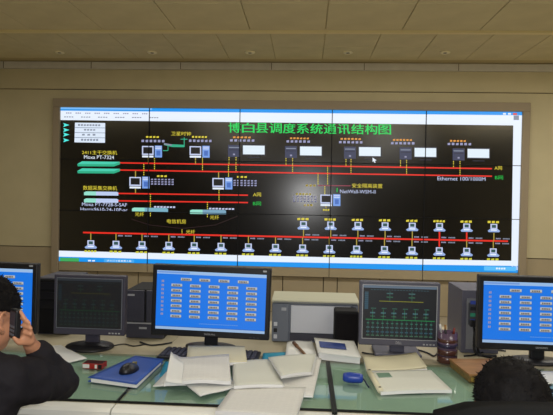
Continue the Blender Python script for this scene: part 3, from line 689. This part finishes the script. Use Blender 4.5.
# blue folder with the mouse
t = thing('blue_folder', 'blue ring folder lying askew with a black mouse on it', 'folder', (0, 0, 0))
fc_ = [(135, 355.5), (164, 359), (136.5, 384), (88, 377)]
sheet('cover', fc_, ZT+.019, .003, [M_BLUEF, M_BLUEF], t)
sheet('pages', [(135, 358), (161, 361), (136.5, 384.2), (91, 378.3)], ZT+.004, .0145, [M_PAPER, M_PAGEEDGE], t)
sheet('cover', [(135, 359), (163.5, 362), (136.5, 387.2), (88, 380.6)], ZT, .004, [M_BLUEF, M_BLUEF], t)
def mouse(label, loc, rz, m):
    t = thing('computer_mouse', label, 'mouse', loc, rz)
    bm = bmesh.new(); bmesh.ops.create_uvsphere(bm, u_segments=24, v_segments=14, radius=1)
    for v in bm.verts:
        x, y, z = v.co; v.co = (x*.031*(1-.12*y), y*.052, max(0, z)*.034*(1-.25*y))
    bmesh.ops.remove_doubles(bm, verts=bm.verts, dist=.0004); finish('shell', bm, m, t, smooth=True)
    box('button_split', -.001, .001, .012, .048, .012, .0275, mat('mouse_gold', (120, 110, 50), .4), t)
    bm = bmesh.new(); lathe(bm, [(.008, -.004), (.010, -.002), (.010, .002), (.008, .004)], n=16); bmesh.ops.rotate(bm, verts=bm.verts, cent=(0, 0, 0), matrix=Matrix.Rotation(PI/2, 3, 'Y')); bmesh.ops.translate(bm, verts=bm.verts, vec=(0, .026, .022)); finish('wheel', bm, mat('mouse_gold', (120, 110, 50), .4), t)
p = on(129.5, 371, ZT+.022); mouse('black computer mouse resting on the blue folder', (p.x, p.y, ZT+.0215), math.radians(-18), M_BLACK)
# white sheet and cigarette pack at left
tag(sheet('loose_sheet', [(50, 346), (61, 345), (87, 358), (66, 363)], ZT, .002, [M_PAPER, M_PAPER]), 'white loose sheet beside the elbow of the man on the phone', 'paper')
p = on(92, 369, ZT)
t = thing('cigarette_pack', 'small red and white cigarette pack left of the blue folder', 'box', (p.x, p.y, ZT), math.radians(-4))
box('carton', -.043, .043, 0, .05, 0, .022, mat('pack_red', (150, 34, 30), .4), t, bevel=.0015)
box('white_label', -.041, -.012, -.0008, .001, .003, .019, M_PAPER, t); box('white_label', .012, .022, -.0008, .001, .003, .019, M_PAPER, t); box('black_label', .026, .042, -.0008, .001, .002, .020, M_BLACK, t); box('black_label', -.041, .041, .004, .046, .0215, .0226, mat('pack_dark', (60, 22, 22), .4), t)

# right desk: notebooks, blue pouch, pen holder, wooden box
t = thing('notepad', 'cream notepad lying behind the open notebook, below the square grey monitor', 'notepad', (0, 0, 0))
sheet('pages', [(363, 357), (416, 354.5), (427, 370), (367, 371)], ZT, .010, [M_PAPERC, M_PAGEEDGE], t, bump=lambda s, u: .006*(s**4))
sheet('curled_page', [(363, 357), (416, 354), (427, 369), (367, 371)], ZT+.012, .0015, [M_PAPERC, M_PAPERC], t, bump=lambda s, u: .010*(s**4)+.004*(1-s)**3)
t = thing('open_notebook', 'cream notebook folded at its left binding, near the blue pouch', 'notebook', (0, 0, 0))
sheet('pages', [(368, 372), (431, 370), (452, 390), (381, 392)], ZT, .012, [M_PRINTC, M_PAGEEDGE], t, bump=lambda s, u: .003*sin(PI*s))
a = on(369, 371.5, ZT+.012); b = on(380.5, 391, ZT+.012)
bm = bmesh.new(); tube(bm, [a, a.lerp(b, .5), b], .011, 12); bd = finish('binding', bm, M_PAPERC, t, smooth=True)
sheet('green_label', [(376, 373), (389, 372.6), (392.5, 377), (379, 377.6)], ZT+.0145, .0008, [mat('label_green', (110, 140, 120), .6), M_PAPER], t)
for q in (.05, .95):
    c = a.lerp(b, q); bm = bmesh.new(); lathe(bm, [(.002, 0), (.005, .001), (.005, .004), (.002, .005)], (c.x, c.y, c.z+.008), 10); finish('eyelet', bm, M_BLACK, t)
a = on(343, 377, ZT+.02); b = on(363, 378.5, ZT+.02); M_POUCH = mat('blue_pouch', (36, 66, 160), .35, .5, noise=.1)
bm = bmesh.new(); tube(bm, [a, a.lerp(b, .06), a.lerp(b, .3), a.lerp(b, .8), a.lerp(b, .95), b], [.012, .017, .021, .019, .017, .011], 16); t = tag(finish('pouch', bm, M_POUCH, smooth=True), 'small shiny blue pouch beside the open notebook', 'pouch')
bm = bmesh.new(); tube(bm, spline([b, b+Vector((.01, -.008, -.012)), b+Vector((.014, -.03, -.016)), b+Vector((.018, -.05, -.016))]), .003, 6); finish('strap', bm, mat('navy_strap', (24, 34, 70), .6), t, smooth=True)
# pen holder
p = on(447, 361.5, ZT); R_ = .0435
t = thing('pen_holder', 'banded purple and brown pen cup full of pens', 'pen holder', (p.x, p.y, ZT))
M_CUP = mat('cup_purple', (88, 70, 92), .2, .6); M_CUP2 = mat('cup_brown', (76, 46, 40), .25, .6)
bm = bmesh.new(); lathe(bm, [(R_-.004, .004), (R_, 0), (R_, .135), (R_-.004, .135), (R_-.005, .006)], n=28); cup = finish('cup', bm, M_CUP, t, smooth=True)
for z0, z1, c in ((.0, .03, M_CUP2), (.036, .06, M_CUP2), (.068, .086, mat('cup_dark', (44, 40, 66), .25)), (.092, .108, M_CUP2)):
    bm = bmesh.new(); lathe(bm, [(R_-.001, z0), (R_+.0012, z0+.001), (R_+.0012, z1-.001), (R_-.001, z1)], n=28); finish('band', bm, c, cup, smooth=True)
pcols = [((70, 76, 130), 'blue pen'), ((150, 110, 60), 'yellow-brown pencil'), ((200, 200, 200), 'white pen'), ((40, 40, 44), 'black pen'), ((120, 50, 44), 'dark red pen')]
for k, (c, nm) in enumerate(pcols):
    an = k*2*PI/5+.4; bpt = p + Vector((.010*math.cos(an), .010*math.sin(an), .012)); tp = p+Vector((.034*math.cos(an), .034*math.sin(an), .150+.008*(k % 3)))
    bm = bmesh.new(); tube(bm, [bpt, bpt.lerp(tp, .1), bpt.lerp(tp, .97), tp], [.001, .0042, .0042, .003], 8)
    o = tag(finish('pen', bm, mat('pen%d' % k, c, .4), smooth=True), nm + ' standing in the banded pen cup', 'pen', 'pens in the pen cup')
    bm = bmesh.new(); tube(bm, [bpt.lerp(tp, .78), bpt.lerp(tp, 1.01)], .0052, 8); finish('cap', bm, mat('pen%d' % k, c, .4), o, smooth=True)
# wooden box
p = on(469, 383, ZT)
t = thing('wooden_box', 'flat brown wooden box with gold patterned sides beside the dark head', 'box', (p.x, p.y, ZT), math.radians(7))
box('lid', 0, .22, 0, .21, .026, .036, M_WOOD, t, bevel=.002)
box('tray', .003, .217, .003, .207, 0, .026, mat('gold_brown', (120, 96, 48), .4, .5, noise=.5, nscale=90), t, bevel=.0015)
for k in range(10): box('inlay', .010+k*.021, .022+k*.021, .0015, .004, .006, .020, mat('inlay_gold', (176, 146, 70), .35, .5, metal=.3), t)
# paper at right edge
tag(sheet('loose_sheet', [(522, 371), (556, 371), (562, 383), (528, 384)], ZT, .003, [M_PAPER, M_PAPER]), 'white loose sheet right of the dark head, at the picture edge', 'paper')
# cables on the desk
def cable(label, pts, r=.004):
    P = [on(x, y, ZW+r+.001) for x, y in pts]; bm = bmesh.new(); tube(bm, spline(P), r, 8)
    tag(finish('cable', bm, M_BLACK, smooth=True), label, 'cable')
cable('black cable looping left of the square grey monitor foot', [(362, 352.5), (372, 354), (384, 353), (392, 350.5)])
cable('black cable running from the square grey monitor to the pen cup', [(408, 350.5), (418, 350), (428, 353), (434, 356), (438, 352)])
cable('black cable curving over the desk between tower and right monitor', [(464, 356), (474, 355), (484, 352), (496, 350), (506, 351)])
cable('black cable lying between the dark tower and the wide monitor', [(140, 342), (150, 345), (160, 344.5), (172, 342.5)])
cable('thin black cable between the small square monitor and the dark tower', [(112, 346), (124, 344), (134, 346), (146, 344)], .003)

# ------------------------------------------------------------------ people
def cap(bm, p0, p1, r0, r1, n=14):
    p0 = Vector(p0); p1 = Vector(p1)
    tube(bm, [p0, p0.lerp(p1, .5), p1], [r0, (r0+r1)/2, r1], n)
    for p, r in ((p0, r0), (p1, r1)):
        bmesh.ops.create_icosphere(bm, subdivisions=2, radius=r, matrix=Matrix.Translation(p))
def ell(bm, c, rx, ry, rz, rot=None):
    M = Matrix.Translation(Vector(c)) @ (rot.to_4x4() if rot else Matrix()) @ Matrix.Diagonal((rx, ry, rz, 1))
    bmesh.ops.create_icosphere(bm, subdivisions=3, radius=1, matrix=M)
def fuse(name, bm, m, parent, voxel=.007, it=6, fn=None):
    me = bpy.data.meshes.new(name); bm.to_mesh(me); bm.free()
    o = bpy.data.objects.new(name, me); COL.objects.link(o)
    md = o.modifiers.new('remesh', 'REMESH'); md.mode = 'VOXEL'; md.voxel_size = voxel
    dg = bpy.context.evaluated_depsgraph_get(); m2 = bpy.data.meshes.new_from_object(o.evaluated_get(dg))
    bpy.data.objects.remove(o); bpy.data.meshes.remove(me)
    b = bmesh.new(); b.from_mesh(m2)
    for _ in range(it): bmesh.ops.smooth_vert(b, verts=b.verts, factor=.5, use_axis_x=True, use_axis_y=True, use_axis_z=True)
    if fn:
        b.normal_update()
        for v in b.verts: v.co += v.normal*fn(v.co)
    for f in b.faces: f.smooth = True
    b.to_mesh(m2); b.free(); m2.name = name; m2.materials.append(m)
    r = bpy.data.objects.new(name, m2); COL.objects.link(r); r.parent = parent; return r
from mathutils import noise as mnoise
def head_parts(bm, c, R):
    """skull, jaw, nose, lips, brow, ears; local +Y is the face"""
    c = Vector(c)
    def L(x, y, z): return c + R @ Vector((x, y, z))
    ell(bm, L(0, -.005, .03), .076, .097, .088, R); ell(bm, L(0, .030, -.035), .062, .064, .075, R); ell(bm, L(0, .05, -.085), .035, .036, .028, R)
    cap(bm, L(0, .094, .012), L(0, .112, -.028), .008, .013); ell(bm, L(0, .086, -.058), .024, .014, .008, R); ell(bm, L(0, .085, -.070), .021, .013, .008, R)
    for s in (-1, 1):
        ell(bm, L(s*.030, .080, .022), .022, .014, .007, R); ell(bm, L(s*.032, .079, .004), .013, .011, .009, R); ell(bm, L(s*.045, .062, -.025), .020, .020, .018, R)
        ell(bm, L(s*.066, -.006, -.008), .012, .014, .024, R)
        arc_ = [L(s*(.084+.008*sin(q*PI)), -.010-.019*math.cos(-2.0+4.4*q), -.006+.030*sin(-2.0+4.4*q)) for q in [i/8 for i in range(9)]]
        for a_, b_ in zip(arc_[:-1], arc_[1:]): cap(bm, a_, b_, .0055, .0055, 8); ell(bm, L(s*.080, -.002, -.036), .008, .010, .012, R)
def hairmesh(name, c, R, parent, tufts, seedv, tl=.45, hl=.42):
    c = Vector(c); random.seed(seedv); bm = bmesh.new()
    bmesh.ops.create_icosphere(bm, subdivisions=5, radius=1)
    kill = []
    for v in bm.verts:
        x, y, z = v.co
        # hairline: open at the face and below the nape
        if (y > .42 and z < hl) or (z < -.30 and y > -.35) or z < -.72 or (abs(x) > .75 and z < -.05 and y > -.28): kill.append(v)
    bmesh.ops.delete(bm, geom=kill, context='VERTS')
    for v in bm.verts:
        d = v.co.copy(); q = 1+.05*mnoise.noise(d*4+Vector((seedv, 0, 0)))+.03*mnoise.noise(d*11)
        v.co = c + R @ Vector((d.x*.090*q, -.006+d.y*.110*q, .028+d.z*.106*q))
    bmesh.ops.solidify(bm, geom=bm.faces[:], thickness=.008)
    src = [(v.co.copy()) for v in bm.verts]
    ctr = c+R @ Vector((0, -.005, .02))
    for _ in range(tufts):
        p = random.choice(src); n = (p-ctr).normalized()
        fl_ = (R @ Vector((random.uniform(-.5, .5), random.uniform(-.2, .6), random.uniform(-.9, .1)))).normalized()
        d = (n*.75+fl_*.8).normalized(); ln = random.uniform(.010, .026)*tl; s1 = d.cross(Vector((.3, .2, .9))).normalized(); s2 = d.cross(s1)
        b0 = [bm.verts.new(p-n*.006+.0035*(s1*math.cos(a)+s2*math.sin(a))) for a in (0, 2.1, 4.2)]; tp = bm.verts.new(p+d*ln)
        for i in range(3): bm.faces.new((b0[i], b0[(i+1) % 3], tp))
    return finish(name, bm, M_HAIR, parent, smooth=True)
def finger(bm, pts, r):
    for a, b in zip(pts[:-1], pts[1:]): cap(bm, a, b, r, r*.92, 8)
def lower_body(bm, pel, knees, feet, r=1.0):
    for k, f in zip(knees, feet):
        hip = Vector(pel)+Vector((.09 if k[0] > pel[0] else -.09, .02, 0))
        cap(bm, hip, k, .082*r, .060*r); cap(bm, k, Vector(f)+Vector((0, 0, .06)), .058*r, .040*r)

# --- man on the phone (left)
HC = at(-15, 317, 1.62); HR = Matrix.Rotation(math.radians(-19), 3, 'Z') @ Matrix.Rotation(math.radians(-6), 3, 'X')
PEL = Vector((HC.x-.02, 1.36, .53)); CH = Vector((HC.x-.03, 1.50, .90)); NK = HC+Vector((.0, -.03, -.12))
SR = at(6, 380, 1.50); SL = Vector((HC.x-.24, 1.52, .96)); EL = at(62, 383, 1.74); WR = at(34, 349, 1.66)
man = thing('person', 'seated man in dark jacket holding a phone to his ear at the left edge', 'person', (PEL.x, PEL.y, 0))
man.location = (0, 0, 0)
bm = bmesh.new()
head_parts(bm, HC, HR); cap(bm, HC+Vector((-.012, -.02, -.05)), NK+Vector((0, -.01, -.05)), .056, .062)
ell(bm, (CH.x, CH.y, CH.z), .165, .105, .20); ell(bm, (PEL.x, PEL.y, PEL.z+.1), .15, .11, .20); cap(bm, SR, SL, .055, .055)
cap(bm, SR, EL, .048, .042); cap(bm, EL, WR, .040, .028)
ELL = Vector((HC.x-.27, 1.72, .85)); WRL = Vector((HC.x-.12, 1.96, .80)); cap(bm, SL, ELL, .048, .042); cap(bm, ELL, WRL, .040, .028)
cap(bm, WRL, WRL+Vector((.05, .06, -.002)), .026, .026)
for k in range(4): b0 = WRL+Vector((.075-.016*k, .072+.006*k, .002)); finger(bm, [b0, b0+Vector((.025, .035, .006)), b0+Vector((.036, .058, -.008)), b0+Vector((.038, .070, -.014))], .0085)
finger(bm, [WRL+Vector((.055, .03, 0)), WRL+Vector((.085, .045, -.003)), WRL+Vector((.10, .065, -.008))], .0095)
kn = [(PEL.x+.14, 1.80, .56), (PEL.x-.14, 1.80, .56)]; ft = [(PEL.x+.15, 1.86, .04), (PEL.x-.15, 1.86, .04)]
lower_body(bm, PEL, kn, ft)
for f in ft: cap(bm, (f[0], f[1]-.03, .045), (f[0], f[1]+.16, .035), .042, .032)
# right hand round the phone
YH = 1.60
pal = [at(30, 344, YH+.03), at(26.5, 333, YH+.005)]
cap(bm, WR, pal[0], .025, .022); cap(bm, pal[0], pal[1], .021, .019); cap(bm, at(29, 340, YH+.01), at(24, 338, YH-.006), .019, .015)
for k, (kn0, mid, tip) in enumerate((((25, 329), (25, 319), (20.5, 311.5)), ((28.5, 330), (29, 322.5), (21.5, 318.2)), ((30.5, 333), (31, 328.5), (22, 325.2)), ((31, 338), (31, 334.5), (23, 332)))):
    y0 = YH-.020+.004*k
    finger(bm, [at(*kn0, y0+.012), at(*mid, y0-.008), at(*tip, y0-.010)], .0070-.0003*k)
finger(bm, [at(25, 343, YH-.005), at(19, 343, YH-.026), at(14.5, 338, YH-.034)], .0088)
fuse('body', bm, M_SKIN, man, .0045, 3)
bm = bmesh.new()
ell(bm, (CH.x, CH.y-.005, CH.z), .20, .135, .20); ell(bm, (PEL.x, PEL.y, PEL.z+.11), .185, .145, .22); cap(bm, SR, SL, .075, .075); cap(bm, NK+Vector((-.01, -.01, -.10)), NK+Vector((-.01, -.008, -.055)), .082, .068)
cap(bm, SR, EL, .070, .058); cap(bm, EL, EL.lerp(WR, .90), .056, .040); cap(bm, SL, ELL, .074, .064); cap(bm, ELL, ELL.lerp(WRL, .9), .060, .044)
fuse('jacket', bm, M_JACKET, man, .010, 3, lambda c: .010*mnoise.noise(c*14)+.006*mnoise.noise(c*31))
bm = bmesh.new(); ell(bm, (PEL.x, PEL.y, PEL.z), .175, .15, .10); lower_body(bm, PEL, kn, [(f[0], f[1], f[2]+.03) for f in ft], 1.22); fuse('trousers', bm, M_TROUSER, man, .012, 3)
hairmesh('hair', HC, HR, man, 1500, 3, .6, -.05)
for f in ft:
    bm = bmesh.new(); cap(bm, (f[0], f[1]-.04, .052), (f[0], f[1]+.17, .042), .05, .04); fuse('shoe', bm, M_BLACK, man, .008, 3)
# the phone
a = at(14.5, 337, YH-.018); b = at(16, 313, YH-.018)
t = thing('mobile_phone', 'black mobile phone held to the ear of the man at left', 'phone', (0, 0, 0))
dz = (b-a); L_ = dz.length; zax = dz.normalized(); xax = Vector((.80, -.60, 0)); xax = (xax-zax*xax.dot(zax)).normalized(); yax = zax.cross(xax)
Mx = Matrix.Translation(a) @ Matrix((xax, yax, zax)).transposed().to_4x4()
bm = bmesh.new(); bx(bm, -.021, .021, -.009, .009, -.004, L_+.012, 0, Mx); finish('handset', bm, M_BLACK, t, bevel=.004)
box('screen', -.017, .017, -.0098, -.008, L_*.52, L_+.004, M_DARKG, t, M=Mx)
for r in range(3):
    for c in range(3): box('key', -.015+c*.011, -.007+c*.011, -.0098, -.008, .006+r*.012, .013+r*.012, M_GREY, t, M=Mx)

# --- office chairs
def chair(label, x, ys, yt, zt, halfw, rz=0):
    t = thing('office_chair', label, 'chair', (x, ys, 0), rz)
    M_CH = mat('chair_fabric', (16, 17, 19), .85, .2, bump=.4, bscale=300)
    bm = bmesh.new(); n = 12
    # curved upholstered back leaning to the rear
    for z0, z1, sg in ((.52, zt, 1),):
        rows = 14
        fr, bk2 = {}, {}
        for j in range(rows+1):
            v = j/rows; z = z0+(z1-z0)*v
            wv = halfw*(.86+.14*sin(PI*min(1, v*1.15)))*(1 if v < .90 else math.sqrt(max(.05, 1-((v-.90)/.10)**2*.55)))
            yb = (.10+(yt-ys-.10)*v)
            for i in range(n+1):
                s = -1+2*i/n; cz = -.018*s*s if j == rows else 0
                fr[i, j] = bm.verts.new((s*wv, yb+.035*s*s+.045, z+cz)); bk2[i, j] = bm.verts.new((s*wv*.97, yb+.035*s*s-.035, z+cz))
        for j in range(rows):
            for i in range(n):
                bm.faces.new((fr[i, j], fr[i+1, j], fr[i+1, j+1], fr[i, j+1])); bm.faces.new((bk2[i, j+1], bk2[i+1, j+1], bk2[i+1, j], bk2[i, j]))
        for i in range(n):
            bm.faces.new((fr[i, 0], bk2[i, 0], bk2[i+1, 0], fr[i+1, 0])); bm.faces.new((fr[i+1, rows], bk2[i+1, rows], bk2[i, rows], fr[i, rows]))
        for j in range(rows):
            bm.faces.new((fr[0, j+1], bk2[0, j+1], bk2[0, j], fr[0, j])); bm.faces.new((fr[n, j], bk2[n, j], bk2[n, j+1], fr[n, j+1]))
    finish('backrest', bm, M_CH, t, smooth=True)
    box('seat', -.24, .24, .08, .55, .40, .46, M_CH, t, bevel=.025, seg=3, smooth=True)
    box('back_bracket', -.03, .03, .03, .12, .36, .62, M_BLACK, t, bevel=.006)
    bm = bmesh.new(); lathe(bm, [(.03, .08), (.03, .25), (.022, .25), (.022, .40)], (0, .30, 0), 16); finish('gas_column', bm, M_BLACK, t)
    for k in range(5):
        an = k*2*PI/5+.3; e = Vector((.28*math.cos(an), .30+.28*math.sin(an), .065))
        bm = bmesh.new(); tube(bm, [(0, .30, .09), e], [.025, .016], 8); finish('leg', bm, M_BLACK, t)
        bm = bmesh.new(); lathe(bm, [(.012, -.012), (.026, -.010), (.026, .010), (.012, .012)], n=14); bmesh.ops.rotate(bm, verts=bm.verts, cent=(0, 0, 0), matrix=Matrix.Rotation(PI/2, 3, 'X')); bmesh.ops.translate(bm, verts=bm.verts, vec=(e.x, e.y, .026)); finish('castor', bm, M_BLACKM, t)
    return t
chair('black office chair under the man on the phone', PEL.x, 1.06, 1.04, .80, .20)
ctop = at(500, 405, 1.06)
chair('black high-backed office chair at the lower right, before the dark head', at(541, 405, 1.06).x, 1.10, 1.03, ctop.z+.004, .225, math.radians(0))

# --- person seen from behind (right)
H2 = at(510.5, 410, 1.38); H2R = Matrix.Rotation(math.radians(-6), 3, 'Z') @ Matrix.Rotation(math.radians(8), 3, 'X')
P2 = Vector((H2.x, 1.60, .54)); C2 = Vector((H2.x, 1.42, .78))
per = thing('person', 'person with short black hair seen from behind over the chair back', 'person', (0, 0, 0))
bm = bmesh.new(); head_parts(bm, H2, H2R); cap(bm, H2+Vector((0, -.01, -.06)), H2+Vector((0, .05, -.16)), .055, .06)
ell(bm, C2, .16, .10, .17); ell(bm, P2+Vector((0, -.02, .06)), .15, .11, .15)
arms = []
for s in (-1, 1):
    sh = Vector((H2.x+s*.165, 1.40, .86)); el_ = Vector((H2.x+s*.23, 1.54, .66)); wr_ = Vector((H2.x+s*.10, 1.72, .66)); arms.append((sh, el_, wr_))
    cap(bm, (H2.x, 1.40, .86), sh, .06, .055); cap(bm, sh, el_, .046, .040); cap(bm, el_, wr_, .038, .027)
    hd = wr_+Vector((-s*.05, .03, -.01)); cap(bm, wr_, hd, .026, .025)
    for k in range(4): b0 = hd+Vector((-s*(.012+.006*k), .022-.016*k, 0)); finger(bm, [b0, b0+Vector((-s*.03, .010, 0)), b0+Vector((-s*.045, .008, -.016)), b0+Vector((-s*.046, .004, -.03))], .0088)
    finger(bm, [wr_+Vector((-s*.02, .025, .005)), wr_+Vector((-s*.035, .05, .006)), wr_+Vector((-s*.05, .062, 0))], .0095)
kn = [(P2.x+.12, 2.02, .56), (P2.x-.12, 2.02, .56)]; ft = [(P2.x+.13, 2.16, .04), (P2.x-.13, 2.16, .04)]
lower_body(bm, P2, kn, ft)
for f in ft: cap(bm, (f[0], f[1]-.03, .045), (f[0], f[1]+.16, .035), .042, .032)
fuse('body', bm, M_SKIN, per, .0075, 3)
bm = bmesh.new(); ell(bm, C2, .185, .125, .18); ell(bm, P2+Vector((0, -.02, .07)), .175, .135, .17)
for sh, el_, wr_ in arms: cap(bm, (H2.x, 1.40, .86), sh, .075, .072); cap(bm, sh, el_, .068, .058); cap(bm, el_, el_.lerp(wr_, .9), .054, .042)
fuse('jacket', bm, M_JACKET, per, .011, 3, lambda c: .008*mnoise.noise(c*14))
bm = bmesh.new(); ell(bm, P2, .175, .15, .10); lower_body(bm, P2, kn, [(f[0], f[1], f[2]+.03) for f in ft], 1.2); fuse('trousers', bm, M_TROUSER, per, .013, 3)
for f in ft:
    bm = bmesh.new(); cap(bm, (f[0], f[1]-.04, .052), (f[0], f[1]+.17, .042), .05, .04); fuse('shoe', bm, M_BLACK, per, .008, 3)
hairmesh('hair', H2, H2R, per, 1500, 8, .5)
